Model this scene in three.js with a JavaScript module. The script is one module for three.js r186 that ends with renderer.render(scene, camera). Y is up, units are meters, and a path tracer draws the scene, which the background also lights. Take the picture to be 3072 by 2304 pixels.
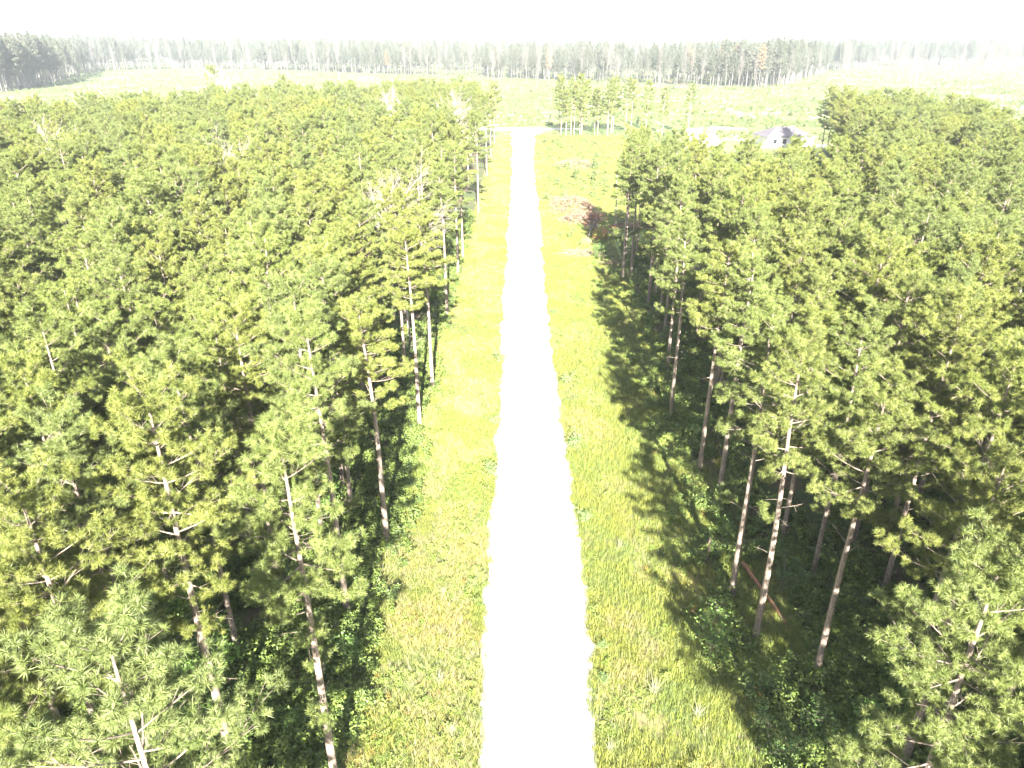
import * as THREE from 'three';
import { mergeGeometries } from 'three/addons/utils/BufferGeometryUtils.js';

// ---------------------------------------------------------------- camera, sky, sun, exposure
const scene = new THREE.Scene();
const camera = new THREE.PerspectiveCamera(55.42, 4 / 3, 0.5, 12000);
camera.position.set(-1.05, 30, 0);
camera.rotation.order = 'YXZ';
camera.rotation.set(-25.2 * Math.PI / 180, 0.496 * Math.PI / 180, 0);

const renderer = new THREE.WebGLRenderer({ antialias: true });
renderer.toneMapping = THREE.LinearToneMapping;
renderer.toneMappingExposure = 6.8;
renderer.shadowMap.enabled = true;

{ // hazy summer sky, whitest at the horizon
  const W = 64, H = 64, d = new Float32Array(W * H * 4);
  for (let j = 0; j < H; j++) {
    const up = Math.sin(((j + 0.5) / H - 0.5) * Math.PI), k = Math.pow(1 - Math.max(0, up), 2.6);
    for (let i = 0; i < W; i++) d.set([0.135 + 0.225 * k, 0.16 + 0.215 * k, 0.19 + 0.21 * k, 1], (j * W + i) * 4);
  }
  const t = new THREE.DataTexture(d, W, H, THREE.RGBAFormat, THREE.FloatType);
  t.mapping = THREE.EquirectangularReflectionMapping; t.magFilter = t.minFilter = THREE.LinearFilter; t.needsUpdate = true;
  scene.background = t; scene.environment = t;
}
const sun = new THREE.DirectionalLight(new THREE.Color(1, 0.95, 0.86), 5);
sun.position.set(7.5, 51, 100); sun.target.position.set(0, 0, 0);
sun.castShadow = true; sun.shadow.radius = 1; sun.shadow.mapSize.set(4096, 4096);
Object.assign(sun.shadow.camera, { left: -200, right: 200, top: 200, bottom: -200, near: 1, far: 900 });
sun.name = 'sun'; scene.add(sun, sun.target);
scene.fog = new THREE.FogExp2(new THREE.Color(0.84, 0.92, 1.0), 0.00022);

// ---------------------------------------------------------------- helpers
function makeRng(a) { return () => { a = (a + 0x6d2b79f5) | 0; let t = Math.imul(a ^ (a >>> 15), 1 | a); t = (t + Math.imul(t ^ (t >>> 7), 61 | t)) ^ t; return ((t ^ (t >>> 14)) >>> 0) / 4294967296; }; }
const V = (x, y, z) => new THREE.Vector3(x, y, z), lerp = THREE.MathUtils.lerp, clamp = THREE.MathUtils.clamp, TAU = Math.PI * 2;
const used = {};
function numbered(n) { const k = (used[n] = (used[n] ?? -1) + 1); return k ? `${n}_${String(k).padStart(3, '0')}` : n; }
function tag(o, label, category, group) { o.userData = { label, category }; if (group) o.userData.group = group; return o; }
function kind(o, k, label, category) { o.userData.kind = k; if (label) { o.userData.label = label; o.userData.category = category; } return o; }
function mesh(name, g, m, parent) { const o = new THREE.Mesh(g, m); o.name = name; o.castShadow = o.receiveShadow = true; parent.add(o); return o; }
function thing(name, x, z, turn = 0, y = 0) { const o = new THREE.Group(); o.name = numbered(name); o.position.set(x, y, z); o.rotation.y = turn; scene.add(o); return o; }

// hashed lattice noise that repeats after `per` cells
function hash(x, y, s) { let h = Math.imul(x, 374761393) + Math.imul(y, 668265263) + Math.imul(s, 1274126177); h = Math.imul(h ^ (h >>> 13), 1274126177); return ((h ^ (h >>> 16)) >>> 0) / 4294967296; }
function vnoise(x, y, per, s) {
  const ix = Math.floor(x), iy = Math.floor(y), fx = x - ix, fy = y - iy, u = fx * fx * (3 - 2 * fx), v = fy * fy * (3 - 2 * fy), m = (k) => ((k % per) + per) % per;
  return lerp(lerp(hash(m(ix), m(iy), s), hash(m(ix + 1), m(iy), s), u), lerp(hash(m(ix), m(iy + 1), s), hash(m(ix + 1), m(iy + 1), s), u), v);
}
function fbm(u, v, per, oct, s) { let a = 0, w = 0.5, n = 0; for (let o = 0; o < oct; o++) { a += w * vnoise(u * per, v * per, per, s + o); n += w; w *= 0.55; per *= 2; } return a / n; }
const toS = (c) => Math.round(255 * clamp(c <= 0.0031308 ? c * 12.92 : 1.055 * Math.pow(c, 1 / 2.4) - 0.055, 0, 1));
function makeTexture(size, f, srgb = true) {
  const d = new Uint8Array(size * size * 4);
  for (let j = 0; j < size; j++) for (let i = 0; i < size; i++) { const c = f(i / size, j / size, i, j); d.set(srgb ? [toS(c[0]), toS(c[1]), toS(c[2]), 255] : [c * 255, c * 255, c * 255, 255], (j * size + i) * 4); }
  const t = new THREE.DataTexture(d, size, size); t.wrapS = t.wrapT = THREE.RepeatWrapping; t.magFilter = THREE.LinearFilter; t.minFilter = THREE.LinearFilter;
  if (srgb) t.colorSpace = THREE.SRGBColorSpace; t.needsUpdate = true; return t;
}
const mix3 = (a, b, t) => [lerp(a[0], b[0], t), lerp(a[1], b[1], t), lerp(a[2], b[2], t)];

// collects triangles with colours; tubes carry smooth normals and uv, blades are plain triangles
class Soup {
  constructor() { this.p = []; this.c = []; this.n = []; this.uv = []; this.ix = []; }
  tri(a, b, c, col) { const k = this.p.length / 3; this.p.push(a.x, a.y, a.z, b.x, b.y, b.z, c.x, c.y, c.z); this.c.push(col[0], col[1], col[2], col[0], col[1], col[2], col[0], col[1], col[2]); this.ix.push(k, k + 1, k + 2); }
  tube(pts, radii, sides, col, ends = false, vary = null) {
    let k0 = this.p.length / 3, len = 0; const n = pts.length, ref = V(0.31, 0.2, 0.93), a = V(), b = V(), d = V();
    for (let i = 0; i < n; i++) {
      d.subVectors(pts[Math.min(n - 1, i + 1)], pts[Math.max(0, i - 1)]).normalize();
      a.crossVectors(d, Math.abs(d.dot(ref)) > 0.95 ? V(1, 0, 0) : ref).normalize(); b.crossVectors(d, a);
      if (i) len += pts[i].distanceTo(pts[i - 1]);
      for (let s = 0; s <= sides; s++) {
        const t = (s / sides) * TAU, cx = Math.cos(t), sx = Math.sin(t), nx = a.x * cx + b.x * sx, ny = a.y * cx + b.y * sx, nz = a.z * cx + b.z * sx;
        this.p.push(pts[i].x + nx * radii[i], pts[i].y + ny * radii[i], pts[i].z + nz * radii[i]); this.n.push(nx, ny, nz);
        this.uv.push(s / sides * Math.max(1, Math.round(radii[0] * 6)), len);
        this.c.push(...(vary ? vary(i / (n - 1), s) : col));
      }
    }
    const w = sides + 1;
    for (let i = 0; i < n - 1; i++) for (let s = 0; s < sides; s++) { const q = k0 + i * w + s; this.ix.push(q, q + 1, q + w, q + 1, q + w + 1, q + w); }
    if (ends) for (const [i, sg] of [[0, -1], [n - 1, 1]]) {
      const k = this.p.length / 3; d.subVectors(pts[Math.min(n - 1, i + 1)], pts[Math.max(0, i - 1)]).normalize().multiplyScalar(sg);
      this.p.push(pts[i].x, pts[i].y, pts[i].z); this.n.push(d.x, d.y, d.z); this.uv.push(0, 0); this.c.push(...col);
      for (let s = 0; s <= sides; s++) { const q = (k0 + i * w + s) * 3; this.p.push(this.p[q], this.p[q + 1], this.p[q + 2]); this.n.push(d.x, d.y, d.z); this.uv.push(0, 0); this.c.push(...col); }
      for (let s = 0; s < sides; s++) sg > 0 ? this.ix.push(k, k + 1 + s, k + 2 + s) : this.ix.push(k, k + 2 + s, k + 1 + s);
    }
  }
  build() {
    const g = new THREE.BufferGeometry();
    g.setAttribute('position', new THREE.Float32BufferAttribute(this.p, 3)); g.setAttribute('color', new THREE.Float32BufferAttribute(this.c, 3));
    if (this.n.length === this.p.length) g.setAttribute('normal', new THREE.Float32BufferAttribute(this.n, 3));
    if (this.uv.length * 3 === this.p.length * 2) g.setAttribute('uv', new THREE.Float32BufferAttribute(this.uv, 2));
    g.setIndex(this.ix); return g;
  }
}
function unit(r) { const z = r() * 2 - 1, t = r() * TAU, q = Math.sqrt(1 - z * z); return V(q * Math.cos(t), z, q * Math.sin(t)); }
function tuft(S, r, p, axis, n, len, w, colA, colB, focus = 0.75) {
  const tone = mix3(colA, colB, r()), up = 0.85 + r() * 0.3, col = tone.map((c) => c * up);
  for (let i = 0; i < n; i++) {
    const d = unit(r).addScaledVector(axis, focus).normalize(), s = unit(r).cross(d).normalize().multiplyScalar(w * (0.7 + r() * 0.6) * 0.5), L = len * (0.7 + r() * 0.45);
    const root = p.clone().addScaledVector(axis, -r() * len * 0.4);
    const v = 0.9 + r() * 0.2;
    S.tri(root.clone().sub(s), root.clone().add(s), root.addScaledVector(d, L), [col[0] * v, col[1] * v, col[2] * v]);
  }
}
function inside(x, z, poly) { let k = false; for (let i = 0, j = poly.length - 1; i < poly.length; j = i++) { const [a, b] = poly[i], [c, d] = poly[j]; if (b > z !== d > z && x < ((c - a) * (z - b)) / (d - b) + a) k = !k; } return k; }
const depthOf = (x, y, z) => -z * 0.905 + (30 - y) * 0.426;
function inView(x, z, pad = 4, y = 9) { const d = depthOf(x, y, z); return d > 8 && Math.abs(x + 1.05 + 0.0087 * -z) < 0.7 * d + pad; }

// ---------------------------------------------------------------- materials
const barkMap = makeTexture(256, (u, v) => { const plate = fbm(u, v * 0.5, 8, 3, 5), crack = Math.abs(fbm(u, v * 0.35, 10, 3, 9) - 0.5) * 2; const c = mix3([0.74, 0.66, 0.6], [1.1, 1.04, 0.98], plate); const k = crack < 0.12 ? 0.55 : 1; return c.map((q) => q * k * 0.9); });
const barkBump = makeTexture(256, (u, v) => clamp(Math.abs(fbm(u, v * 0.35, 10, 3, 9) - 0.5) * 5, 0, 1), false);
const M = {
  bark: new THREE.MeshStandardMaterial({ map: barkMap, bumpMap: barkBump, bumpScale: 0.012, roughness: 0.92, vertexColors: true }),
  wood: new THREE.MeshStandardMaterial({ roughness: 0.9, vertexColors: true }),
  leaf: new THREE.MeshStandardMaterial({ roughness: 0.6, vertexColors: true, side: THREE.DoubleSide }),
  grass: new THREE.MeshStandardMaterial({ roughness: 0.7, vertexColors: true, side: THREE.DoubleSide }),
  dead: new THREE.MeshStandardMaterial({ roughness: 0.9, vertexColors: true, side: THREE.DoubleSide }),
};
const needleTints = [[1, 1, 1], [0.95, 1.0, 1.05], [1.06, 1.03, 0.92], [1.0, 1.04, 0.95], [0.9, 0.96, 1.1], [1.05, 1.05, 0.9]];
const needleMats = needleTints.map((t) => new THREE.MeshStandardMaterial({ color: new THREE.Color().setRGB(...t), roughness: 0.55, vertexColors: true, side: THREE.DoubleSide }));

// ---------------------------------------------------------------- the ground
const STRAW = [0.12, 0.085, 0.055], GREEN = [0.10, 0.13, 0.035], DRY = [0.30, 0.25, 0.13], SAND = [0.46, 0.42, 0.35];
const fieldMap = makeTexture(1024, (u, v) => {
  const a = fbm(u, v, 6, 6, 21), b = fbm(u, v, 12, 5, 33), c = fbm(u, v, 40, 3, 41);
  let k = mix3([0.12, 0.165, 0.045], [0.21, 0.225, 0.085], clamp((a - 0.4) * 3.5, 0, 1)); k = mix3(k, [0.13, 0.17, 0.05], clamp((b - 0.55) * 5, 0, 0.8)); k = mix3(k, SAND, clamp((c * 0.6 + a * 0.4 - 0.6) * 9, 0, 0.7));
  const s = 0.7 + 0.6 * c; return k.map((q) => q * s);
});
const vergeMap = makeTexture(1024, (u, v, i, j) => {
  const a = fbm(u, v, 5, 6, 51), c = fbm(u, v, 64, 3, 61); let k = mix3([0.11, 0.135, 0.035], [0.26, 0.22, 0.10], clamp((a - 0.45) * 4, 0, 1)); k = mix3(k, STRAW, clamp((c - 0.62) * 6, 0, 0.6));
  const s = 0.6 + 0.5 * c + 0.3 * hash(i, j, 3); return k.map((q) => q * s);
});
const floorMap = makeTexture(1024, (u, v, i, j) => {
  const a = fbm(u, v, 6, 5, 71), c = fbm(u, v, 70, 3, 81); const k = mix3(STRAW, [0.07, 0.10, 0.03], clamp((a - 0.36) * 5, 0, 0.9)), s = 0.6 + 0.5 * c + 0.3 * hash(i, j, 4); return k.map((q) => q * s);
});
const roadMap = makeTexture(1024, (u, v, i, j) => {
  const a = fbm(u, v, 4, 5, 91), c = fbm(u, v, 90, 2, 95); const k = mix3([0.52, 0.49, 0.44], [0.60, 0.575, 0.53], a), s = 0.86 + 0.12 * c + 0.08 * hash(i, j, 5); return k.map((q) => q * s);
});
const roadBump = makeTexture(512, (u, v, i, j) => 0.5 * fbm(u, v, 60, 3, 97) + 0.5 * hash(i, j, 6), false);
function sheetMat(map, metres, extra = {}) { const t = map.clone(); t.repeat.set(1 / metres, 1 / metres); t.needsUpdate = true; return new THREE.MeshStandardMaterial({ map: t, roughness: 0.95, ...extra }); }
function sheet(name, poly, y, mat) {
  const g = new THREE.ShapeGeometry(new THREE.Shape(poly.map(([x, z]) => new THREE.Vector2(x, -z)))); g.rotateX(-Math.PI / 2);
  const p = g.attributes.position, uv = new Float32Array(p.count * 2); for (let i = 0; i < p.count; i++) { uv[i * 2] = p.getX(i); uv[i * 2 + 1] = p.getZ(i); }
  g.setAttribute('uv', new THREE.BufferAttribute(uv, 2)); g.translate(0, y, 0); const o = mesh(name, g, mat, scene); o.userData.kind = 'structure'; return o;
}
sheet('ground', [[-5000, 400], [5000, 400], [5000, -7000], [-5000, -7000]], 0, sheetMat(fieldMap, 210));
const leftStand = [[-9.2, 40], [-9.2, -262], [-30, -256], [-52, -240], [-76, -226], [-90, -208], [-97, -178], [-114, -172], [-128, -158], [-128, 40]];
const rightStand = [[12.5, 40], [12.5, -60], [14.2, -100], [15.5, -119], [21, -112], [25, -98], [28, -99], [31, -112], [34, -110], [36, -106], [46, -108], [52, -118], [65, -150], [76, -190], [84, -216], [100, -205], [98, -165], [92, -128], [104, -112], [120, -100], [120, 40]];
sheet('forest_floor_left', leftStand.map(([x, z]) => [x === -9.2 ? -8.6 : x, z]), 0.004, sheetMat(floorMap, 14));
sheet('forest_floor_right', rightStand.map(([x, z]) => [x < 13 ? x + 0.4 : x, z]), 0.004, sheetMat(floorMap, 14));
const wobL = [], wobR = []; { const r = makeRng(7); for (let z = 30; z >= -284; z -= 0.7) { const fl = Math.max(0, (-z - 190) / 70); wobL.push([-2.85 - 0.7 * fl + (vnoise(3.1, -z * 0.5, 4096, 1) - 0.5) * 0.5 + (vnoise(3.1, -z * 0.09 + 900, 4096, 2) - 0.5) * 0.5 + (r() - 0.5) * 0.14, z]); wobR.push([2.9 + 1.6 * fl + (vnoise(7.1, -z * 0.5, 4096, 3) - 0.5) * 0.5 + (vnoise(9.1, -z * 0.09 + 900, 4096, 4) - 0.5) * 0.5 + (r() - 0.5) * 0.14, z]); } }
const wav = (x, z0, z1, a) => { const L = []; for (let z = z0; z > z1; z -= 0.8) L.push([x + (vnoise(x, -z * 0.45 + 300, 4096, 12) - 0.5) * a + (vnoise(x, -z * 1.7 + 300, 4096, 13) - 0.5) * a * 0.5, z]); return L; };
sheet('grass_verge_left', [[-2.6, 30], [-2.6, -283], ...wav(-9.4, 30, -262, 2.4).reverse()], 0.008, sheetMat(vergeMap, 9));
sheet('grass_verge_right', [[2.6, 30], ...wav(12, 30, -62, 2.6), [13.5, -90], [14.5, -118], [30, -160], [34, -262], [2.6, -280]], 0.008, sheetMat(vergeMap, 9));
const roadMat = sheetMat(roadMap, 7, { bumpMap: (() => { const t = roadBump.clone(); t.repeat.set(0.4, 0.4); t.needsUpdate = true; return t; })(), bumpScale: 0.02 });
sheet('gravel_road', [...wobL, [-6.5, -280], [-11, -281.5], [-26, -282.5], [-60, -284], [-60, -291], [-20, -290], [4, -291], [14, -289], [22, -288.6], [22, -286.4], [14, -285.5], [9, -282], [7.5, -276], ...wobR.filter(([, z]) => z > -260).reverse()], 0.014, roadMat);

sheet('gravel_driveway', [[60, -289], [84, -290.5], [84, -287.5], [72, -285], [67, -262], [62, -237], [53, -236], [57, -262], [61, -284]], 0.014, roadMat);

// ---------------------------------------------------------------- pines
const NA = [0.10, 0.128, 0.024], NB = [0.215, 0.24, 0.064];
const BARK = [0.41, 0.35, 0.30], LIMB = [0.40, 0.35, 0.29];
function makePine(seed, o) {
  const r = makeRng(seed), T = new Soup(), C = new Soup();
  const { H, hc, R, rb, gap = 0.66, blades = 60, nlen = 0.21, nw = 0.0165, twigGap = 0.9, clump = 1, sides = 8, na = NA, nb = NB, dead = 9, limbSides = 4, keep = 1, bark = BARK } = o;
  const lean = r() * TAU, bend = (r() - 0.5) * 0.9, wob = r() * 6, cl = Math.cos(lean), sl = Math.sin(lean);
  const at = (y) => { const t = y / H, q = bend * t * t + 0.1 * Math.sin(t * 7 + wob) * t; return V(cl * q, y, sl * q); };
  const rad = (y) => rb * Math.pow(1 - y / (H * 1.03), 0.75) * (1 + 0.35 * Math.exp(-y / 0.35)) + 0.012;
  const pts = [], rs = []; for (let i = 0; i <= 16; i++) { const y = i ? (H - 0.3) * i / 16 : -0.25; pts.push(at(Math.max(y, 0)).setY(y)); rs.push(rad(Math.max(0, y))); }
  T.tube(pts, rs, sides, bark, false, (t, s) => { const k = 0.8 + 0.4 * hash(Math.round(t * 16), s % sides, seed); return [bark[0] * k, bark[1] * k, bark[2] * k]; });
  const limb = (y, az, len, el, up, live) => {
    const p0 = at(y), hx = Math.cos(az), hz = Math.sin(az), n = 5, P = [], Q = [], crook = (r() - 0.5) * 0.5;
    const pos = (s) => V(p0.x + (hx * Math.cos(crook * s) - hz * Math.sin(crook * s)) * len * s * Math.cos(el), y + len * (Math.sin(el) * s + up * s * s), p0.z + (hz * Math.cos(crook * s) + hx * Math.sin(crook * s)) * len * s * Math.cos(el));
    for (let i = 0; i <= n; i++) { P.push(pos(i / n)); Q.push(lerp(Math.min(rad(y) * 0.5, 0.014 + len * 0.009), 0.007, i / n)); }
    const k = 0.8 + r() * 0.45; T.tube(P, Q, limbSides, [LIMB[0] * k, LIMB[1] * k, LIMB[2] * k]);
    if (!live) { if (len > 0.9) for (let q = 0; q < 3; q++) { const s = 0.4 + r() * 0.5, a = pos(s), b = a.clone().add(V(r() - 0.5, (r() - 0.6) * 0.8, r() - 0.5).multiplyScalar(len * 0.6)); T.tube([a, b], [0.012, 0.005], 3, LIMB); } return; }
    const tip = pos(1), dir = tip.clone().sub(pos(0.85)).normalize();
    tuft(C, r, tip, dir, blades, nlen, nw, na, nb); tuft(C, r, pos(0.9), dir, blades >> 1, nlen, nw, na, nb);
    for (let h = Math.round((1.8 + len * 1.6) * clump), w = h; h > 0; h--) {
      const lo = y > hc + 0.35 * (H - hc) ? 0.1 : 0.36, sp = lo + (1.02 - lo) * (h - r() * 0.8) / w, off = (r() - 0.5) * 0.75 * len * (1.2 - 0.7 * sp), hub = pos(sp).add(V(-hz * off, 0.1 + 0.12 * r(), hx * off)), br = 0.2 + 0.16 * r();
      if (Math.abs(off) > 0.15) T.tube([pos(Math.max(0.15, sp - 0.2)), hub], [0.012, 0.006], 3, LIMB);
      for (let q = 7 + Math.floor(r() * 3); q > 0; q--) { const u = unit(r); u.y = u.y * 0.7 + 0.15; tuft(C, r, hub.clone().addScaledVector(u, br * (0.6 + 0.5 * r())), u.add(V(hx * 0.25, 0.35, hz * 0.25)).normalize(), blades, nlen * (0.85 + 0.3 * r()), nw, na, nb, 0.55); }
    }
    const nt = Math.max(1, Math.round(len / twigGap));
    for (let q = 0; q < nt; q++) {
      const s = 0.28 + 0.68 * (q + r() * 0.8) / nt, a = pos(s), fw = pos(Math.min(1, s + 0.1)).sub(pos(s)).normalize(), side = V(-hz, 0, hx).multiplyScalar(q % 2 ? 1 : -1), L = (0.3 + 0.55 * r()) * Math.min(1, 0.45 + len * 0.3) * (1.25 - 0.5 * s);
      const d = fw.multiplyScalar(0.55 + 0.4 * r()).add(side.multiplyScalar(0.5 + 0.6 * r())).add(V(0, 0.15 + 0.5 * r(), 0)).normalize(), e = a.clone().addScaledVector(d, L);
      T.tube([a, e], [0.012, 0.006], 3, LIMB);
      if (r() > keep) continue;
      tuft(C, r, e, d.lerp(V(0, 1, 0), 0.25).normalize(), blades, nlen * (0.85 + 0.3 * r()), nw, na, nb);
      if (L > 0.42) { const m = a.clone().lerp(e, 0.5).add(V(r() - 0.5, r() * 0.6, r() - 0.5).multiplyScalar(0.3)); tuft(C, r, m, d, Math.round(blades * 0.8), nlen * 0.9, nw, na, nb); }
    }
  };
  for (let y = hc; y < H - 0.5; y += gap * (0.75 + 0.5 * r())) {
    const t = (y - hc) / (H - hc), prof = Math.min(1, 0.6 + 1.6 * t) * Math.pow(1 - t, 0.5) + 0.1, n = 3 + (r() < 0.55 ? 1 : 0), a0 = r() * TAU;
    for (let k = 0; k < n; k++) { if (t < 0.3 && r() < 0.28) continue; limb(y + (r() - 0.5) * 0.3, a0 + (k + (r() - 0.5) * 0.7) * TAU / n, R * prof * (0.65 + 0.5 * r()), lerp(-0.06, 0.85, t * t) + (r() - 0.5) * 0.35, 0.1 + 0.25 * r(), true); }
  }
  for (let k = 0; k < 7; k++) { const a = r() * TAU; tuft(C, r, at(H - 0.2 - r() * 0.7).add(V(Math.cos(a) * 0.18, 0, Math.sin(a) * 0.18)), V(Math.cos(a) * 0.5, 1, Math.sin(a) * 0.5).normalize(), blades, nlen, nw, na, nb); }
  for (let k = 0; k < dead; k++) limb(hc - 0.2 - r() * hc * 0.45, r() * TAU, 0.35 + r() * r() * 2.0, -0.15 + r() * 0.4, -0.1 + r() * 0.2, r() < 0.12);
  return { trunk: T.build(), crown: C.build(), H };
}
const pines = [];
for (let k = 0; k < 9; k++) { const r = makeRng(500 + k); pines.push({ ...makePine(100 + k, { H: 16.8 + 2.6 * r(), hc: 6.8 + 2.2 * r(), R: 3.15 + 0.7 * r(), rb: 0.145 + 0.05 * r(), keep: 0.93 + 0.07 * r() }), mat: needleMats[k % needleMats.length] }); }
for (let k = 0; k < 3; k++) { const r = makeRng(560 + k); pines.push({ ...makePine(160 + k, { H: 17.6 + 1.2 * r(), hc: 10.2 + 1.2 * r(), R: 2.5 + 0.4 * r(), rb: 0.15 + 0.03 * r(), dead: 7 }), mat: needleMats[k] }); }
const slender = []; for (let k = 0; k < 4; k++) { const r = makeRng(700 + k); slender.push({ ...makePine(720 + k, { H: 17.5 + 2 * r(), hc: 5 + 4 * r(), R: 2.7 + 0.6 * r(), rb: 0.17, gap: 0.95, blades: 30, nlen: 0.32, nw: 0.045, keep: 1, dead: 16, clump: 0.7 }), mat: needleMats[k] }); }
console.log('pines built', pines.map((p) => p.crown.index.count / 3 + p.trunk.index.count / 3).reduce((a, b) => a + b), slender.map((p) => p.crown.index.count / 3).reduce((a, b) => a + b));

const deadSpots = [[-39.6, -97.3], [-71, -111], [-27.3, -165], [-15.5, -160], [-88.5, -229], [-13, -75], [63, -90]];
const individual = [], mass = [];   // {x, z, v, turn, s, sy, edge}
function addPine(x, z, r, edge, H) { const v = edge ? 9 + Math.floor(r() * 3) : Math.floor(r() * 9), s = 0.92 + 0.16 * r(), top = x > 21 && x < 47 && z < -82 ? 18.3 : 19; H ??= Math.min(top, pines[v].H * s * (0.93 + 0.12 * r())); individual.push({ x, z, v, turn: r() * TAU, s, sy: H / pines[v].H, edge, d: depthOf(x, 9, z) }); }
{
  const r = makeRng(41);
  const left = [[-8.9, -21.3], [-10.8, -32.3], [-9.6, -39], [-9.5, -55.6], [-9.0, -61.6], [-9.6, -83.3], [-9.6, -100.7], [-9.4, -108], [-8.7, -140.7], [-8.8, -182.9], [-8.9, -214], [-8.8, -244.6]];
  const right = [[12.1, -30.6], [11.7, -34.1], [14.5, -28.1], [13.8, -45.4], [13.1, -48.7], [12.3, -56.7], [13.7, -66], [15.2, -86.9], [13.5, -98.7], [14.8, -99.6], [16.8, -108.2]];
  left.sort((a, b) => b[1] - a[1]).forEach(([x, z]) => addPine(x, z, r, 'left', 17 + 1.8 * r()));
  right.sort((a, b) => b[1] - a[1]).forEach(([x, z]) => addPine(x, z, r, 'right', 17 + 1.8 * r()));
  for (const [x, z] of [[-22.8, -24.4], [-21.7, -27.4], [-17.3, -22.4], [-16.2, -29.6], [-14, -45.8], [-22.1, -34.5], [11.6, -15.4]]) addPine(x, z, r, null, 18);
  const G = 3.95, near = (x, z, q) => individual.some((t) => (t.x - x) ** 2 + (t.z - z) ** 2 < q * q);
  for (const [poly, side] of [[leftStand, -1], [rightStand, 1]]) for (let gx = -130; gx < 125; gx += G) for (let gz = 24; gz > -265; gz -= G) {
    const x = gx + (r() - 0.5) * 2.9, z = gz + (r() - 0.5) * 2.9, skip = r() < 0.06;
    if (skip || x * side < (side < 0 ? 12.2 : 15.3) || !inside(x, z, poly) || near(x, z, 3) || deadSpots.some(([a, b]) => Math.hypot(x - a, z - b - 1.5) < 3.6)) continue;
    if (inView(x, z, 5) && depthOf(x, 9, z) > 12) addPine(x, z, r); else if (z > -40 && Math.abs(x) < 60 && (Math.abs(x) > 24 || r() < 0.45) && !(x > -21 && x < -12 && z > -16 && z < 8)) mass.push({ x, z, v: Math.floor(r() * 9), turn: r() * TAU, s: 1, sy: 1 });
  }
  for (const [x, z] of [[17.5, -9], [20.5, -15], [23, -7], [16.5, 2], [13.2, -5]]) mass.push({ x, z, v: Math.floor(r() * 9), turn: r() * TAU, s: 1, sy: 1 });
  for (let z = 26; z > -18; z -= 9.5) { mass.push({ x: -9.6 + (r() - 0.5), z: z + r(), v: Math.floor(r() * 9), turn: r() * TAU, s: 1, sy: 1 }); if (z > 8) mass.push({ x: 13 + (r() - 0.5) * 1.5, z: z + r(), v: Math.floor(r() * 9), turn: r() * TAU, s: 1, sy: 1 }); }
}
individual.sort((a, b) => (b.edge ? 1 : 0) - (a.edge ? 1 : 0) || a.d - b.d);
const total = individual.length; mass.push(...individual.splice(275));
console.log('pines', total, 'as things', individual.length, 'as mass', mass.length);
const nth = (k) => ORD[k] ?? `${k + 1}th`;
const ORD = ['first', 'second', 'third', 'fourth', 'fifth', 'sixth', 'seventh', 'eighth', 'ninth', 'tenth', 'eleventh', 'twelfth', 'thirteenth', 'fourteenth', 'fifteenth', 'sixteenth', 'seventeenth'];
{
  const count = { left: 0, right: 0 };
  for (const t of individual) {
    const p = pines[t.v], o = thing('pine_tree', t.x, t.z, t.turn); o.scale.set(t.s, t.sy, t.s);
    if (t.edge) tag(o, `bare-trunked pine edging the ${t.edge} grass verge, ${ORD[count[t.edge]++]} counted from the camera`, 'pine tree', `pines along the ${t.edge} verge`);
    else {
      const side = t.x < 0 ? 'left' : 'right', row = Math.max(1, Math.floor((Math.abs(t.x) - (t.x < 0 ? 12 : 15)) / 3.95) + 1), key = side + row; count[key] ??= 0;
      tag(o, `green pine in the ${side} stand, ${nth(row)} row in from the verge, ${nth(count[key]++)} tree back`, 'pine tree', `pines of the ${side} stand`);
    }
    mesh('trunk', p.trunk, M.bark, o); mesh('crown', p.crown, p.mat, o);
  }
}
function instanced(group, name, g, mat, list, colorOf) {
  if (!list.length) return; const o = new THREE.InstancedMesh(g, mat, list.length), q = new THREE.Object3D(), c = new THREE.Color(); o.name = name; o.castShadow = o.receiveShadow = true;
  list.forEach((t, i) => { q.position.set(t.x, t.y ?? 0, t.z); q.rotation.set(t.tx ?? 0, t.turn ?? 0, t.tz ?? 0); q.scale.set(t.s, t.sy ?? t.s, t.s); q.updateMatrix(); o.setMatrixAt(i, q.matrix); if (colorOf) { const k = colorOf(t, i); o.setColorAt(i, c.setRGB(...k)); } });
  o.userData.kind = 'stuff'; group.add(o); return o;
}
function stuffGroup(name, label, category) { const g = new THREE.Group(); g.name = name; scene.add(g); return kind(g, 'stuff', label, category); }
const tintAt = (t) => { const a = hash(Math.round(t.x * 10), Math.round(t.z * 10), 8), b = hash(Math.round(t.x * 10), Math.round(t.z * 10), 18); return [0.9 + 0.22 * a, 0.92 + 0.18 * a, 0.85 + 0.3 * b]; };
{
  const g = stuffGroup('pine_forest', 'remaining pines of the two stands receding beside the road', 'forest');
  pines.forEach((p, v) => { const L = mass.filter((t) => t.v === v); instanced(g, 'trunk', p.trunk, M.bark, L); instanced(g, 'crown', p.crown, p.mat, L, tintAt); });
}
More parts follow.
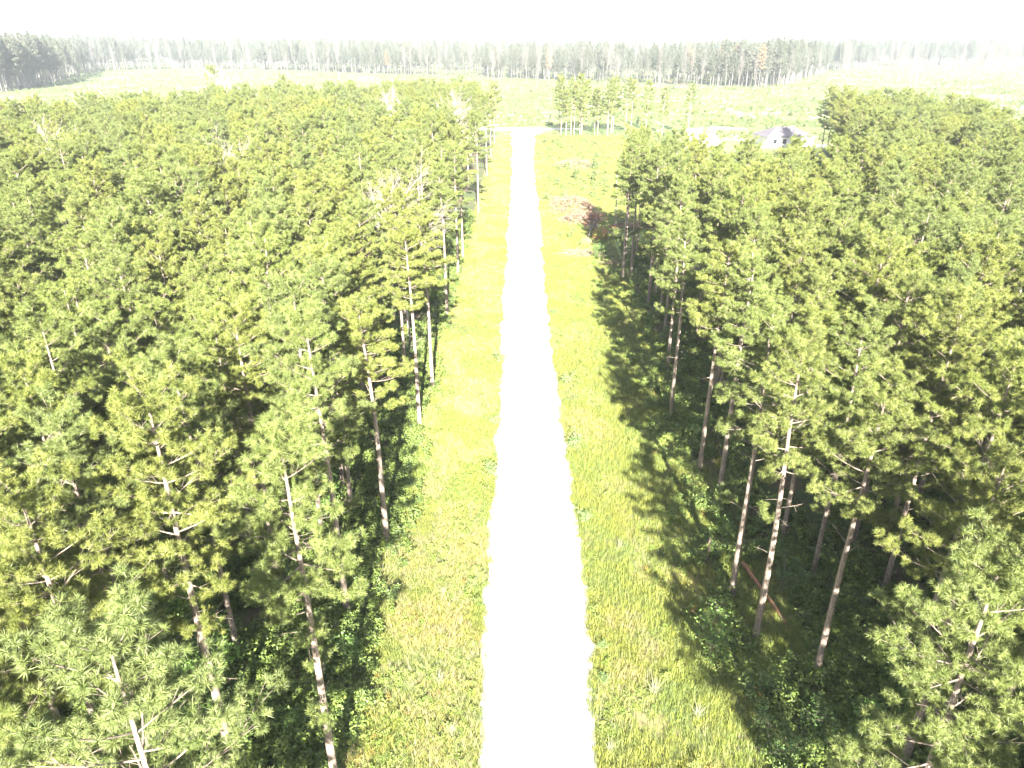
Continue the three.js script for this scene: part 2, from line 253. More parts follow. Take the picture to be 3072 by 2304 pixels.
{ // slender pines by the junction, a few along the far edges
  const r = makeRng(88), spots = [];
  spots.push([-96, -244], [-73, -240]);
  for (const x of [12.6, 14, 15.6, 17.2, 18.8, 22.8, 25.8, 30, 20.5, 21.6, 24.4, 27.3, 28.6, 31, 33.5, 36, 37.4, 45.5, 49.5, 58]) spots.push([x + (r() - 0.5) * 2, -262 - r() * 20]);
  spots.sort((a, b) => a[0] - b[0]);
  spots.forEach(([x, z], i) => { const p = slender[i % 4], o = thing(i < 2 ? 'tall_pine' : 'slender_pine', x, z, r() * TAU); const s = 0.84 + 0.16 * r(); o.scale.set(s, s * (0.92 + 0.2 * r()), s); i -= 2; if (i < 0) o.scale.multiplyScalar(1.25); tag(o, i < 0 ? ['taller pine rising alone past the far left corner of the left stand', 'tall broad pine above the far edge of the left stand'][i + 2] : i < 17 ? `tall slender pine beside the road junction, ${ORD[i]} from the road` : i === 17 ? 'lone thin pine in the clearing just past the junction pines' : i === 18 ? 'thin pine in the clearing between junction pines and white driveway' : 'thin pine standing by the white driveway', 'pine tree', 'slender pines by the junction'); mesh('trunk', p.trunk, M.bark, o); mesh('crown', p.crown, p.mat, o); });
}

function makeDead(seed, H, col) {
  const r = makeRng(seed), T = new Soup();
  const grow = (p, d, L, rad, depth) => {
    const P = [p.clone()], Q = [rad], n = depth === 0 ? 6 : 3, dir = d.clone(); let q = p.clone();
    for (let i = 1; i <= n; i++) { dir.add(unit(r).multiplyScalar(depth ? 0.22 : 0.06)).normalize(); q = q.clone().addScaledVector(dir, L / n); P.push(q); Q.push(lerp(rad, rad * 0.4, i / n)); }
    T.tube(P, Q, depth < 2 ? 6 : 3, col);
    if (depth < 3) { const m = depth === 0 ? 22 : depth === 1 ? 9 : 6; for (let k = 0; k < m; k++) { const t = depth === 0 ? 0.4 + 0.6 * (k + r()) / m : 0.25 + 0.75 * r(), i = Math.min(n - 1, Math.floor(t * n)), b = P[i].clone().lerp(P[i + 1], t * n - i), nd = dir.clone().multiplyScalar(0.75).add(unit(r).multiplyScalar(0.8)).add(V(0, 0.35, 0)).normalize(); grow(b, nd, L * (depth ? 0.5 : 0.27 + 0.14 * (1 - t)) * (0.7 + 0.6 * r()), Math.max(0.012, Q[i] * 0.45), depth + 1); } }
  };
  grow(V(0, -0.2, 0), V(0, 1, 0), H, 0.17, 0); return T.build();
}
const DEADC = [0.46, 0.40, 0.36], deadG = [0, 1, 2].map((k) => makeDead(1500 + k, 15.5 + k * 0.6, DEADC));

// ---------------------------------------------------------------- far forest
{
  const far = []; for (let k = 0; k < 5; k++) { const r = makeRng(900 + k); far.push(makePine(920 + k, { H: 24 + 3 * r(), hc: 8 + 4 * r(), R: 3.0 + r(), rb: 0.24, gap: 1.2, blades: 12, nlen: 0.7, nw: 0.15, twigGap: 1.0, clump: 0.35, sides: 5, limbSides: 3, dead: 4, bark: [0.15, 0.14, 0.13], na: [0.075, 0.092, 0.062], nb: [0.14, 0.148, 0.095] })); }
  const edge = [[-700, -560], [-328, -492], [-345, -560], [-385, -670], [-470, -830], [-389, -920], [-264, -866], [-146, -771], [-52, -722], [-9, -678], [47, -640], [126, -574], [168, -546], [200, -590], [245, -680], [320, -820], [420, -960], [520, -1020], [640, -1040], [900, -1060], [1500, -1150]];
  const wood = [...edge, [2600, -3200], [-2600, -3200], [-1500, -600]], r = makeRng(77), L = [[], [], [], [], []];
  const put = (x, z, q) => { const lump = fbm(x / 3000 + 2, -z / 3000 + 1, 48, 3, 251); if (z > -1100 && lump < 0.42 && r() < 0.85) return; q *= 0.8 + 0.4 * lump; const k = clamp(x / -z, -0.7, 0.7), s = q * (k < 0 ? lerp(0.9, 1.16, -k / 0.7) : lerp(0.9, 1.02, k / 0.7)); L[Math.floor(r() * 5)].push({ x, z, turn: r() * TAU, s: s * (0.9 + 0.2 * r()), sy: s * (0.62 + 0.52 * r()) }); };
  for (let i = 0; i < edge.length - 1; i++) { const [a, b] = edge[i], [c, d] = edge[i + 1], len = Math.hypot(c - a, d - b); for (let k = 0; k < len / 2.8; k++) { const t = r(), x = lerp(a, c, t), z = lerp(b, d, t) - r() * r() * 40; if (inView(x, z, 30)) put(x, z, 1); } }
  let n = 0; for (let k = 0; k < 90000 && n < 15000; k++) { const z = -480 - 2700 * Math.pow(r(), 1.5), x = (r() * 2 - 1) * 0.78 * -z; if (inside(x, z, wood)) { put(x, z, 1 + 0.05 * Math.min(3, -z / 900)); n++; } }
  const bare = []; for (let k = 0; k < 110; k++) { const i = Math.floor(r() * (edge.length - 4)) + 3, t = r(), x = lerp(edge[i][0], edge[i + 1]?.[0] ?? edge[i][0], t) + (r() - 0.5) * 120, z = lerp(edge[i][1], edge[i + 1]?.[1] ?? edge[i][1], t) + 20 + r() * (x > 150 ? 260 : 60); if (inView(x, z, 20)) bare.push({ x, z, turn: r() * TAU, s: 0.45 + 0.25 * r(), sy: 1 + 0.5 * r() }); }
  const g = stuffGroup('distant_forest', 'hazy far pine wood with pale trunks along the horizon', 'forest');
  sheet('forest_floor_distant', wood, 0.004, sheetMat(floorMap, 60));
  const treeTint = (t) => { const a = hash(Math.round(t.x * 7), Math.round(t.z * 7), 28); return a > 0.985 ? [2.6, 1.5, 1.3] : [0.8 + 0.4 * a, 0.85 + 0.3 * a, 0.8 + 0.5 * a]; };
  far.forEach((p, v) => { instanced(g, 'trunk', p.trunk, M.wood, L[v]); instanced(g, 'crown', p.crown, needleMats[0], L[v], treeTint); });
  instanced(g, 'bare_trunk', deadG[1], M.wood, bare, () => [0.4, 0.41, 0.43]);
  console.log('far', n);
}

// ---------------------------------------------------------------- broadleaf shrubs, dead trees
function makeShrub(seed, { H, R, leaves, size, stems = 5, ca, cb, low = 0.1 }) {
  const r = makeRng(seed), T = new Soup(), C = new Soup(), tips = [];
  for (let k = 0; k < stems; k++) {
    const a = r() * TAU, reach = R * (0.3 + 0.6 * r()), top = H * (0.6 + 0.4 * r()), P = [], Q = [];
    for (let i = 0; i <= 4; i++) { const t = i / 4; P.push(V(Math.cos(a) * reach * t * t + (r() - 0.5) * 0.08 * H * t, top * t, Math.sin(a) * reach * t * t + (r() - 0.5) * 0.08 * H * t)); Q.push(lerp(0.008 + H * 0.006, 0.005, t)); }
    T.tube(P, Q, 4, [0.2, 0.16, 0.12]);
    for (let q = 0; q < 7; q++) { const b = P[1 + Math.floor(r() * 4)], e = b.clone().add(V(r() - 0.5, (r() - 0.3) * 0.7, r() - 0.5).multiplyScalar(R * 1.1)); e.y = Math.max(e.y, low * H); T.tube([b, e], [0.008, 0.004], 3, [0.2, 0.16, 0.12]); tips.push([e, b]); }
    tips.push([P[4], P[3]]);
  }
  for (let k = 0; k < leaves; k++) {
    const [e, b] = tips[Math.floor(r() * tips.length)], c = e.clone().lerp(b, r() * 0.6).add(unit(r).multiplyScalar(R * 0.26 * Math.sqrt(r()))), d = unit(r); d.y *= 0.6; d.normalize();
    const s = unit(r).cross(d).normalize(), L = size * (0.6 + 0.7 * r()), w = L * 0.32, col = mix3(ca, cb, r()); if (c.y < 0.03) c.y = 0.03 + r() * 0.1;
    const m = c.clone().addScaledVector(d, L * 0.45), tip = c.clone().addScaledVector(d, L);
    C.tri(c, m.clone().addScaledVector(s, w), tip, col); C.tri(c, tip, m.clone().addScaledVector(s, -w), col);
  }
  return { stem: T.build(), foliage: C.build() };
}
const LG = [0.075, 0.15, 0.032], LB = [0.16, 0.25, 0.05], LD = [0.075, 0.12, 0.03];
const hardwoods = [0, 1, 2].map((k) => makeShrub(1300 + k, { H: 6.2 + k * 0.5, R: 1.9, leaves: 3600, size: 0.2, stems: 7, ca: LG, cb: LB, low: 0.12 }));
const shrubs = [0, 1, 2, 3].map((k) => makeShrub(1320 + k, { H: 1.6 + 0.4 * k, R: 1.0 + 0.15 * k, leaves: 900, size: 0.13, stems: 6, ca: k % 2 ? LD : LG, cb: k % 2 ? LG : LB }));
const lowPlants = [0, 1, 2].map((k) => makeShrub(1340 + k, { H: 0.55 + 0.2 * k, R: 0.55, leaves: 150, size: 0.14, stems: 3, ca: LD, cb: [0.18, 0.24, 0.05], low: 0.05 }));
function placeShrub(name, part, proto, x, z, s, turn, label, category, group) { const o = thing(name, x, z, turn); o.scale.setScalar(s); tag(o, label, category, group); mesh('stem', proto.stem, M.wood, o); mesh(part, proto.foliage, M.leaf, o); return o; }
placeShrub('hardwood_sapling', 'crown', hardwoods[0], -17.9, -28.6, 0.95, 1, 'bright green broadleaf sapling among the near left pine trunks, behind the larger one', 'sapling', 'broadleaf saplings');
placeShrub('hardwood_sapling', 'crown', hardwoods[1], -15.4, -23.4, 1.0, 3, 'large bright green broadleaf sapling at the bottom edge left of the verge', 'sapling', 'broadleaf saplings');
placeShrub('hardwood_sapling', 'crown', hardwoods[2], -13.9, -41.6, 0.8, 5, 'green broadleaf sapling beside a thin dead pole behind the left edge pines', 'sapling', 'broadleaf saplings');
placeShrub('hardwood_sapling', 'crown', hardwoods[0], -24.5, -21.5, 0.8, 2, 'green broadleaf sapling in the bottom left corner of the picture', 'sapling', 'broadleaf saplings');
{
  const r = makeRng(66), S = [[14.2, -264.5, 'dark bush at the roadside corner of the junction pines'], [19, -265, 'low bush at the foot of the nearer junction pines'], [25.5, -265, 'bush under the middle junction pines'], [32, -265.5, 'bush under the outer junction pines'], [-10.2, -28.9, 'dark green shrub at the foot of the second left verge pine'], [11.1, -37.6, 'leafy shrub at the shaded foot of the right edge pines'], [9.3, -29.4, 'sunlit yellow green bush on the right verge near two trunks'], [10.6, -23.2, 'bright low bush at the bottom edge of the right verge'], [15.4, -24.6, 'dark twiggy shrub under the right pines near the bottom edge'], [13.1, -24.4, 'shaded shrub in front of the thick right pine trunk'], [17.9, -26.2, 'dark shrub between right pine trunks at the bottom'], [14.9, -34.6, 'green shrub beside the fallen reddish log'], [12.6, -40, 'shaded bush behind the fallen log on the right'], [11.6, -26.4, 'pale green weedy bush at the edge of right shade'], [13.6, -52.9, 'vine-wrapped leafy bush between two right edge trunks'], [20.2, -23, 'dark bush below the nearest right pine crown'], [-11.8, -24.4, 'low shaded bush by the nearest left verge trunk'], [-19.8, -24.2, 'green bush between two thick left pine trunks'], [11.2, -108, 'small green bush near the debris at the clearing edge'], [15.6, -203, 'small bush behind the pale brush pile']];
  S.forEach(([x, z, label], i) => placeShrub('shrub', 'foliage', shrubs[i % 4], x, z, 0.8 + 0.4 * r(), r() * TAU, label, 'shrub', 'shrubs'));
}
[[-39.6, -97.3, 0.91, 'bare pale dead tree standing out of the left canopy'], [-71, -111, 0.87, 'bare dead tree near the left side of the picture'], [-27.3, -165, 0.98, 'small pale dead crown far back in the left stand'], [-15.5, -160, 1.0, 'leafless pinkish dead tree near the far left road edge'], [-88.5, -229, 1.05, 'pale bare tree at the far corner of the left stand'], [-13, -75, 0.86, 'dead bare crown near the left verge trees'], [-99, -178, 0.95, 'bare tree at the far left border of the stand'], [-104, -165, 0.9, 'leaning bare tree at the left picture edge'], [63, -90, 0.96, 'thin dead brown tree in the right canopy']]
  .forEach(([x, z, s, label], i) => { const o = thing('dead_tree', x, z, i * 1.7); o.scale.setScalar(s); tag(o, label, 'dead tree', 'dead trees'); mesh('trunk', deadG[i % 3], M.wood, o); });
function log(name, a, b, r0, r1, col, label, category, seed, parent) {
  const r = makeRng(seed), S = new Soup(), P = [], Q = []; for (let i = 0; i <= 7; i++) { const t = i / 7, p = V(...a).lerp(V(...b), t); P.push(p.add(V(r() - 0.5, 0.3 * (r() - 0.5), r() - 0.5).multiplyScalar(i % 7 ? 0.1 : 0))); Q.push(lerp(r0, r1, t) * (0.93 + 0.14 * r())); }
  S.tube(P, Q, 9, col, true, (t, s) => { const k = 0.75 + 0.5 * hash(Math.round(t * 7), s % 9, seed); return [col[0] * k, col[1] * k, col[2] * k]; });
  if (!parent) { const k = S.p, c = P[0]; for (let i = 0; i < k.length; i += 3) { k[i] -= c.x; k[i + 2] -= c.z; } const o = mesh(numbered(name), S.build(), M.bark, scene); o.position.set(c.x, 0, c.z); return tag(o, label, category); }
  return mesh(name, S.build(), M.bark, parent);
}
log('fallen_log', [13.0, 0.55, -36.6], [14.2, 0.14, -31.8], 0.13, 0.10, [0.40, 0.21, 0.13], 'reddish fallen log lying among shrubs under the right pines', 'log', 3);
log('dead_pole', [-13.1, -0.1, -37], [-13.3, 3.6, -37.1], 0.09, 0.05, [0.36, 0.32, 0.28], 'thin upright dead pole behind the left edge pines', 'snag', 4);
log('dead_pole', [10.9, -0.1, -37.2], [11.0, 1.9, -37.3], 0.1, 0.08, [0.34, 0.27, 0.22], 'short broken dead stump pole at the right shade edge', 'snag', 5);
log('dead_pole', [14.0, -0.1, -52.6], [14.5, 8.5, -52.2], 0.08, 0.04, [0.34, 0.3, 0.25], 'slim leafless pole between two right edge pines', 'snag', 6);
log('dead_pole', [16.2, -0.1, -129.4], [16.0, 9, -130], 0.13, 0.07, [0.46, 0.42, 0.36], 'pale dead trunk at the far corner of the right stand', 'snag', 8);
console.log('plants built');

// ---------------------------------------------------------------- uprooted pines and brush piles
const RUST = [0.25, 0.115, 0.07], RUST2 = [0.40, 0.25, 0.185], GREY = [0.20, 0.17, 0.16];
function brushPile(x, z, rx, rz, h, nSticks, nTufts, seed, label, colA, colB) {
  const r = makeRng(seed), o = thing('brush_pile', x, z), T = new Soup(), C = new Soup(); tag(o, label, 'brush pile', 'brush piles in the clearing');
  for (let k = 0; k < nSticks; k++) { const a = r() * TAU, q = Math.sqrt(r()), px = Math.cos(a) * rx * q, pz = Math.sin(a) * rz * q, y = 0.05 + h * (1 - q * q) * r(), L = 0.7 + 2.6 * r() * r(), d = unit(r); d.y *= 0.35; d.normalize(); const e = V(px, y, pz).addScaledVector(d, L); e.y = Math.max(0.04, e.y); const w = 0.015 + 0.05 * r() * r() * r() * 2, m = V(px, y, pz).lerp(e, 0.5).add(unit(r).multiplyScalar(0.15)); T.tube([V(px, y, pz), m, e], [w, w * 0.8, w * 0.5], 4, mix3(GREY, [0.3, 0.2, 0.15], r())); }
  for (let k = 0; k < nTufts; k++) { const a = r() * TAU, q = Math.sqrt(r()), d = unit(r); d.y = Math.abs(d.y); tuft(C, r, V(Math.cos(a) * rx * q, 0.1 + h * (1 - q * q) * r(), Math.sin(a) * rz * q), d, 26, 0.34, 0.05, colA, colB, 0.4); }
  const s = mesh('stick_heap', T.build(), M.wood, o); s.userData.kind = 'stuff'; if (nTufts) { const n = mesh('dead_needle_heap', C.build(), M.dead, o); n.userData.kind = 'stuff'; }
}
brushPile(13.6, -198, 5.6, 6, 2.1, 460, 40, 11, 'pale grey brush pile of bare sticks in the far clearing', GREY, DRY);
brushPile(9.4, -147, 4.6, 9, 1.8, 380, 330, 12, 'reddish brown brush pile of dead pine tops beside the road', RUST, RUST2);
brushPile(10.2, -134, 4.2, 4, 1.4, 240, 220, 13, 'rusty needle heap where the uprooted pines lie', RUST, RUST2);
brushPile(21, -129, 6.5, 1.6, 0.9, 160, 150, 14, 'dark rusty brush windrow running into the shade of the right stand', RUST, RUST2);
brushPile(8.2, -111, 3.0, 2.4, 0.5, 120, 40, 15, 'low scatter of pale sticks between road and uprooted roots', GREY, RUST2);
brushPile(12.6, -105.5, 1.6, 1.2, 0.4, 50, 36, 16, 'small pinkish debris heap at the edge of the right pines', RUST2, DRY);
function uprooted(bx, bz, tx, tz, rr, rt, seed, label) {
  const o = thing('uprooted_pine', bx, bz), r = makeRng(seed); tag(o, label, 'fallen tree', 'uprooted pines'); const dx = tx - bx, dz = tz - bz, L = Math.hypot(dx, dz), ux = dx / L, uz = dz / L;
  log('trunk', [0, rr * 0.95, 0], [dx, 1.0, dz], rt, rt * 0.5, [0.27, 0.22, 0.21], '', '', seed, o);
  const g = new THREE.IcosahedronGeometry(1, 4), p = g.attributes.position; for (let i = 0; i < p.count; i++) { const v = V().fromBufferAttribute(p, i), n = 0.78 + 0.5 * vnoise(v.x * 3 + 9, v.y * 3 + v.z * 2.3 + 9, 64, seed); p.setXYZ(i, v.x * rr * n, v.y * rr * n, v.z * rr * 0.45 * n); } g.computeVertexNormals();
  const b = mesh('root_ball', g, new THREE.MeshStandardMaterial({ map: sheetMat(floorMap, 1).map, color: new THREE.Color().setRGB(3.4, 2.3, 1.6), roughness: 1 }), o); b.position.set(0, rr * 0.85, 0); b.rotation.y = Math.atan2(ux, uz);
  const T = new Soup(); for (let k = 0; k < 18; k++) { const a = r() * TAU, s = V(Math.cos(a) * uz, Math.sin(a), -Math.cos(a) * ux), c = V(0, rr * 0.85, 0), e = c.clone().addScaledVector(s, rr * (1.1 + 0.5 * r())).add(V(-ux, 0, -uz).multiplyScalar(0.5 * r())); if (e.y < 0.05) e.y = 0.05; T.tube([c.clone().addScaledVector(s, rr * 0.5), c.clone().lerp(e, 0.8).add(unit(r).multiplyScalar(0.1)), e], [0.06, 0.035, 0.012], 4, [0.32, 0.19, 0.12]); }
  mesh('root', T.build(), M.wood, o).userData.kind = 'stuff';
  const B = new Soup(), C = new Soup(); for (let k = 0; k < 26; k++) { const t = 0.5 + 0.5 * r(), c = V(dx * t, lerp(rr * 0.95, 1, t), dz * t), d = unit(r); d.y = Math.abs(d.y) * 0.7; d.add(V(ux, 0, uz).multiplyScalar(0.8)).normalize(); const e = c.clone().addScaledVector(d, 0.8 + 1.8 * r()); B.tube([c, e], [0.035, 0.01], 4, GREY); for (let q = 0; q < 4; q++) tuft(C, r, c.clone().lerp(e, 0.5 + 0.5 * r()).add(unit(r).multiplyScalar(0.25)), d, 22, 0.34, 0.05, RUST, RUST2, 0.5); }
  mesh('bare_limbs', B.build(), M.wood, o).userData.kind = 'stuff'; mesh('dead_crown', C.build(), M.dead, o);
}
uprooted(12.5, -119.8, 12.6, -135.5, 1.15, 0.24, 21, 'uprooted pine with large orange root ball facing the camera');
uprooted(9.9, -116.2, 12.6, -131, 0.75, 0.13, 22, 'thinner uprooted pine lying aslant with small root ball');

// ---------------------------------------------------------------- house behind the right stand
{
  const o = thing('house', 82.5, -243, 0.12); tag(o, 'pale house with mauve-grey hip roof behind the right pines', 'house');
  const wallM = new THREE.MeshStandardMaterial({ color: new THREE.Color().setRGB(0.66, 0.63, 0.6), roughness: 0.85 }), roofM = new THREE.MeshStandardMaterial({ map: sheetMat(makeTexture(256, (u, v, i, j) => { const k = 0.85 + 0.3 * hash(i >> 3, j >> 2, 7); return [0.12 * k, 0.105 * k, 0.122 * k]; }), 3).map, roughness: 0.9 }), glassM = new THREE.MeshStandardMaterial({ color: 0x20262c, roughness: 0.1 }), doorM = new THREE.MeshStandardMaterial({ color: new THREE.Color().setRGB(0.2, 0.1, 0.07), roughness: 0.6 });
  const w = 15, d = 11; const wall = mesh('wall', new THREE.BoxGeometry(w, 2.9, d), wallM, o); wall.position.y = 1.45;
  for (const x of [-5, -2, 4.6]) { const f = mesh('window', new THREE.BoxGeometry(1.3, 1.5, 0.1), wallM, o); f.position.set(x, 1.6, d / 2 + 0.03); const q = mesh('pane', new THREE.BoxGeometry(1.1, 1.3, 0.04), glassM, f); q.position.z = 0.05; }
  const dr = mesh('door', new THREE.BoxGeometry(1.0, 2.1, 0.08), doorM, o); dr.position.set(1.2, 1.08, d / 2 + 0.03); mesh('handle', new THREE.SphereGeometry(0.04, 8, 6), glassM, dr).position.set(0.38, 0, 0.06);
  const e = 0.5, W2 = w / 2 + e, D2 = d / 2 + e, y0 = 2.85, y1 = 5.4, rx = w / 2 - d / 2 + 0.6, A = [[-W2, y0, D2], [W2, y0, D2], [W2, y0, -D2], [-W2, y0, -D2], [-rx, y1, 0], [rx, y1, 0]], F = [[0, 1, 5], [0, 5, 4], [2, 3, 4], [2, 4, 5], [1, 2, 5], [3, 0, 4], [0, 3, 2], [0, 2, 1]], p = [], uv = [];
  for (const f of F) for (const k of f) { p.push(...A[k]); uv.push(A[k][0], A[k][2] + A[k][1]); }
  const g = new THREE.BufferGeometry(); g.setAttribute('position', new THREE.Float32BufferAttribute(p, 3)); g.setAttribute('uv', new THREE.Float32BufferAttribute(uv, 2)); g.computeVertexNormals(); mesh('roof', g, roofM, o);
}

// ---------------------------------------------------------------- grass, weeds, undergrowth
function makeGrass(seed, n, h, R, w, ca, cb, arch = 0.5) {
  const r = makeRng(seed), S = new Soup();
  for (let k = 0; k < n; k++) { const a = r() * TAU, q = R * Math.sqrt(r()), b = V(Math.cos(a) * q, 0, Math.sin(a) * q), t = r() * TAU, L = h * (0.55 + 0.6 * r()), out = arch * L * (0.3 + r()), s = V(-Math.sin(t), 0, Math.cos(t)).multiplyScalar(w * (0.6 + 0.7 * r()) * 0.5), m = b.clone().add(V(Math.cos(t) * out * 0.35, L * 0.6, Math.sin(t) * out * 0.35)), e = b.clone().add(V(Math.cos(t) * out, L * 0.9, Math.sin(t) * out)), c = mix3(ca, cb, r()); S.tri(b.clone().sub(s), b.clone().add(s), m.clone().addScaledVector(s, 0.8), c); S.tri(b.clone().sub(s), m.clone().addScaledVector(s, 0.8), m.clone().addScaledVector(s, -0.8), c); S.tri(m.clone().addScaledVector(s, -0.8), m.clone().addScaledVector(s, 0.8), e, c); }
  return S.build();
}
{
  const GA = [0.13, 0.17, 0.025], GB = [0.275, 0.295, 0.06], GS = [0.36, 0.29, 0.14];
  const kinds = [makeGrass(1, 20, 0.24, 0.22, 0.018, GA, GB, 0.9), makeGrass(2, 18, 0.42, 0.2, 0.018, GA, GB, 0.6), makeGrass(3, 14, 0.3, 0.22, 0.016, GB, GS, 0.9)], r = makeRng(19), L = [[], [], []];
  const bare = (x, z) => fbm(x / 64 + 0.5, -z / 64 + 8, 16, 3, 201);
  const roadX = (z, w) => { const i = clamp(Math.round((30 - z) / 0.7), 0, w.length - 1); return w[i][0]; };
  const put = (x, z, tall) => { const q = bare(x, z); if (q > 0.66 && r() < 0.5) return; const dry = fbm(x / 64 + 3.5, -z / 64 + 5, 14, 3, 203) > 0.57 && r() < (x > 7 ? 0.2 : 0.5), v = dry ? 2 : r() < tall ? 1 : 0, s = (0.65 + 0.7 * r()) * (0.8 + 0.6 * (0.7 - q)); L[v].push({ x, z, turn: r() * TAU, s, sy: s * (0.8 + 0.4 * r()) }); };
  const strip = (x0, x1, z0, z1, density, tall, test) => { const n = Math.round((x1 - x0) * (z0 - z1) * density); for (let k = 0; k < n; k++) { const x = lerp(x0, x1, r()), z = lerp(z0, z1, r()); if (x > -2.2 && x < 2.2) continue; if (x < 0 && x > roadX(z, wobL) + (r() < 0.12 ? 0.5 * r() : 0.12) && z > -262) continue; if (x > 0 && x < roadX(z, wobR) - (r() < 0.12 ? 0.5 * r() : 0.12) && z > -262) continue; if (!test || test(x, z)) put(x, z, tall); } };
  strip(-11.5, -2.4, -18, -60, 48, 0.1); strip(-11, -2.4, -60, -130, 24, 0.1); strip(-9.5, -2.4, -130, -262, 12, 0.1);
  strip(2.4, 15, -18, -60, 44, 0.6); strip(2.4, 14.5, -60, -125, 22, 0.5); strip(2.6, 34, -118, -270, 11, 0.5, (x, z) => !inside(x, z, rightStand) && z > -266);
  const g = stuffGroup('roadside_grass', 'yellow green grass covering both road verges and clearing', 'grass'); const P = [[], [], []];
  const tint = (t) => { const a = hash(Math.round(t.x * 20), Math.round(t.z * 20), 38), b = fbm(t.x / 64 + 1.5, -t.z / 64 + 2, 20, 2, 207); return [0.75 + 0.35 * a + 0.3 * (b - 0.5), 0.8 + 0.3 * a, 0.75 + 0.5 * (1 - a)]; };
  kinds.forEach((k, i) => instanced(g, ['short_grass', 'tall_grass', 'dry_grass'][i], k, M.grass, L[i], tint));
  console.log('grass', L.map((q) => q.length));
  // undergrowth on the forest floor
  const U = [[], [], []], ug = stuffGroup('undergrowth', 'dark leafy undergrowth on the floor of the pine stands', 'undergrowth');
  for (let k = 0; k < 42000; k++) { const z = -14 - 125 * Math.pow(r(), 1.4), x = (r() * 2 - 1) * (0.75 * -z + 22); if (!(inside(x, z, leftStand) || inside(x, z, rightStand) || (x > 10 && x < 13.5 && z > -70 && r() < (x - 9.6) / 5) || (x > -10.5 && x < -8 && z > -70 && r() < 0.25)) || !inView(x, z, 5)) continue; if (fbm(x / 64 + 7, -z / 64 + 3, 20, 2, 211) < 0.3 || (x > 11.6 && x < 15 && z < -28.5 && z > -37.5)) continue; U[Math.floor(r() * 3)].push({ x, z, turn: r() * TAU, s: 0.7 + 0.8 * r(), sy: 0.7 + 0.9 * r() }); }
  const W = [[], [], []]; for (let k = 0; k < 7000; k++) { const z = -18 - 110 * Math.pow(r(), 1.3), x = r() < 0.4 ? lerp(-9.5, -3, r()) : lerp(3, 13, r()); if (fbm(x / 64 + 2, -z / 64 + 9, 24, 2, 231) < 0.5) continue; const s = 0.3 + 0.45 * r() * r() + (x > 9 ? 0.2 : 0); W[Math.floor(r() * 3)].push({ x, z, turn: r() * TAU, s, sy: s * (0.6 + 0.5 * r()) }); }
  lowPlants.forEach((p, i) => instanced(g, 'verge_weed', p.foliage, M.leaf, W[i], (t) => { const a = hash(Math.round(t.x * 20), Math.round(t.z * 20), 58); return a > 0.95 ? [1.9, 1.05, 1.1] : [1.1 + 0.9 * a, 1.15 + 0.5 * a, 0.9 + a]; }));
  lowPlants.forEach((p, i) => instanced(ug, 'low_plant', p.foliage, M.leaf, U[i], tintAt));
  console.log('undergrowth', U.map((q) => q.length));
  // scrub over the clear-cut land beyond the junction
  const sc = stuffGroup('clearing_scrub', 'low scrub and saplings dotted over the pale far clearing', 'scrub'), far = [makeShrub(1400, { H: 0.9, R: 0.9, leaves: 120, size: 0.32, stems: 3, ca: [0.09, 0.13, 0.04], cb: [0.18, 0.21, 0.065], low: 0.05 }), makeShrub(1401, { H: 2.4, R: 0.8, leaves: 160, size: 0.36, stems: 3, ca: LD, cb: [0.12, 0.14, 0.06], low: 0.05 })], S = [[], []];
  for (let k = 0; k < 42000; k++) { const z = -150 - 900 * Math.pow(r(), 1.2), x = (r() * 2 - 1) * 0.76 * -z; if (inside(x, z, leftStand) || inside(x, z, rightStand) || (z > -294 && x > -60 && x < 2.8) || (z > -270 && x > -10 && x < 34 && (x < 5 || r() < 0.7)) || (z < -276 && z > -294) || (x > 50 && x < 96 && z > -256 && z < -225)) continue; const q = fbm(x / 400 + 5, -z / 400 + 5, 16, 4, 221); if (q < 0.45 && r() < 0.8) continue; const v = r() < 0.08 ? 1 : 0; S[v].push({ x, z, turn: r() * TAU, s: 0.5 + 0.9 * r(), sy: 0.4 + 0.8 * r() }); }
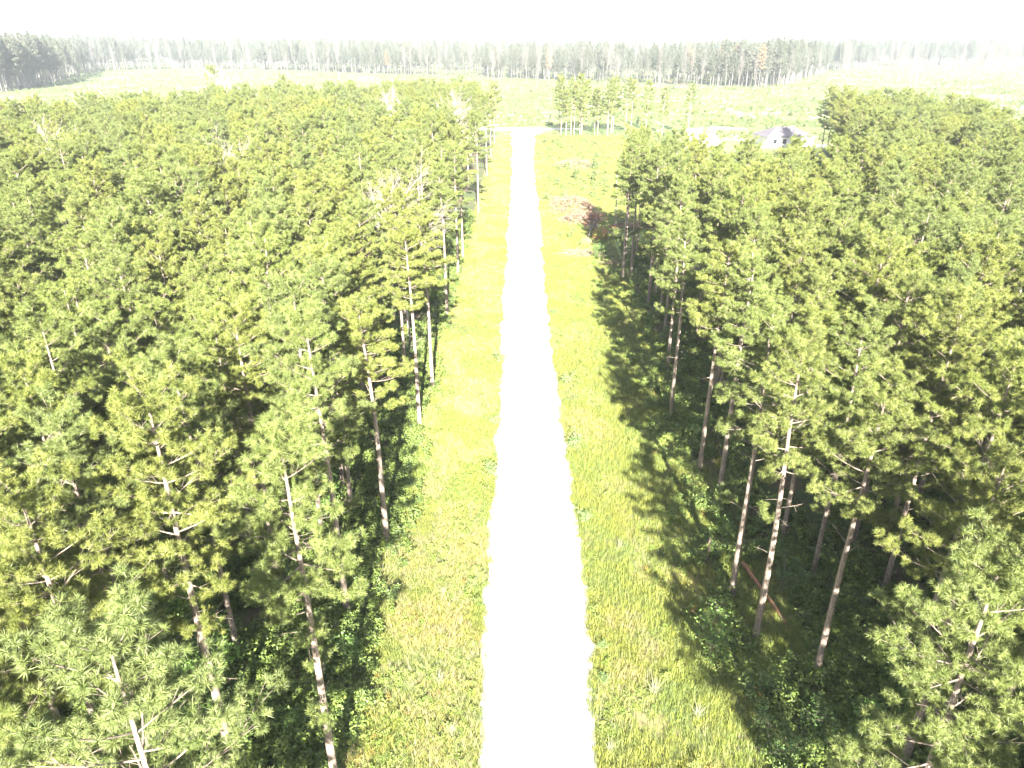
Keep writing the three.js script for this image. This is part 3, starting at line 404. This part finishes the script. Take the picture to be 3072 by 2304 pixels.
  for (let k = 0; k < 1500; k++) { const x = lerp(4.5, 33, r()), z = -116 - 150 * r(); if (inside(x, z, rightStand) || fbm(x / 64 + 4, -z / 64 + 7, 12, 3, 241) < 0.5) continue; const s = 0.3 + 0.7 * r() * r(); S[0].push({ x, z, turn: r() * TAU, s, sy: s * (0.6 + 0.7 * r()) }); }
  far.forEach((p, i) => instanced(sc, 'scrub_bush', p.foliage, M.leaf, S[i], tintAt));
  // tussocks and weeds that stand out along the road edges
  const tus = makeGrass(51, 46, 0.85, 0.14, 0.028, [0.24, 0.27, 0.13], [0.36, 0.36, 0.2], 0.75), weed = makeShrub(1600, { H: 0.8, R: 0.6, leaves: 420, size: 0.12, stems: 7, ca: [0.12, 0.20, 0.06], cb: [0.2, 0.28, 0.09], low: 0.05 });
  [[3.3, -23.5, 'pale spiky tussock at the right road edge, nearest the bottom of the picture'], [-4.1, -24.3, 'pale spiky tussock on the left verge nearest the bottom of the picture'], [-5.0, -27.4, 'pale tussock in the left verge, second up from the bottom'], [5.9, -26.8, 'tall pale tussock in the middle of the right verge'], [-5.4, -34, 'whitish grass tussock in the left verge beyond the tree shadow'], [5.6, -38.5, 'pale tussock on the right verge halfway up the near grass'], [7.8, -25.4, 'green spiky tussock in the shaded right verge']].forEach(([x, z, label], i) => { const o = mesh(numbered('grass_tussock'), tus, M.grass, scene); o.position.set(x, 0, z); o.rotation.y = i * 2.1; o.scale.setScalar(0.85 + 0.1 * (i % 4)); tag(o, label, 'tussock', 'grass tussocks on the verges'); });
  [[3.3, -83.4], [3.6, -63.7], [3.5, -51.4], [3.6, -41.4], [3.6, -29.8], [3.5, -27.6]].forEach(([x, z], i) => { placeShrub('roadside_weed', 'foliage', weed, x, z, i > 3 ? 0.6 : 1.0 + 0.25 * (i % 3), i, `blue green leafy weed overhanging the right road edge, ${['farthest', 'second farthest', 'third farthest', 'third nearest', 'second nearest', 'nearest'][i]} of six`, 'weed', 'weeds along the right road edge'); });
  [[-2.9, -55.3], [-3.0, -47.5], [-2.9, -69]].forEach(([x, z], i) => placeShrub('roadside_weed', 'foliage', weed, x, z, 1.0 + 0.2 * i, i + 4, `blue green weed clump on the left road edge, ${['middle', 'nearest', 'farthest'][i]} of three`, 'weed', 'weeds along the left road edge'));
}
console.log('done');
renderer.render(scene, camera);
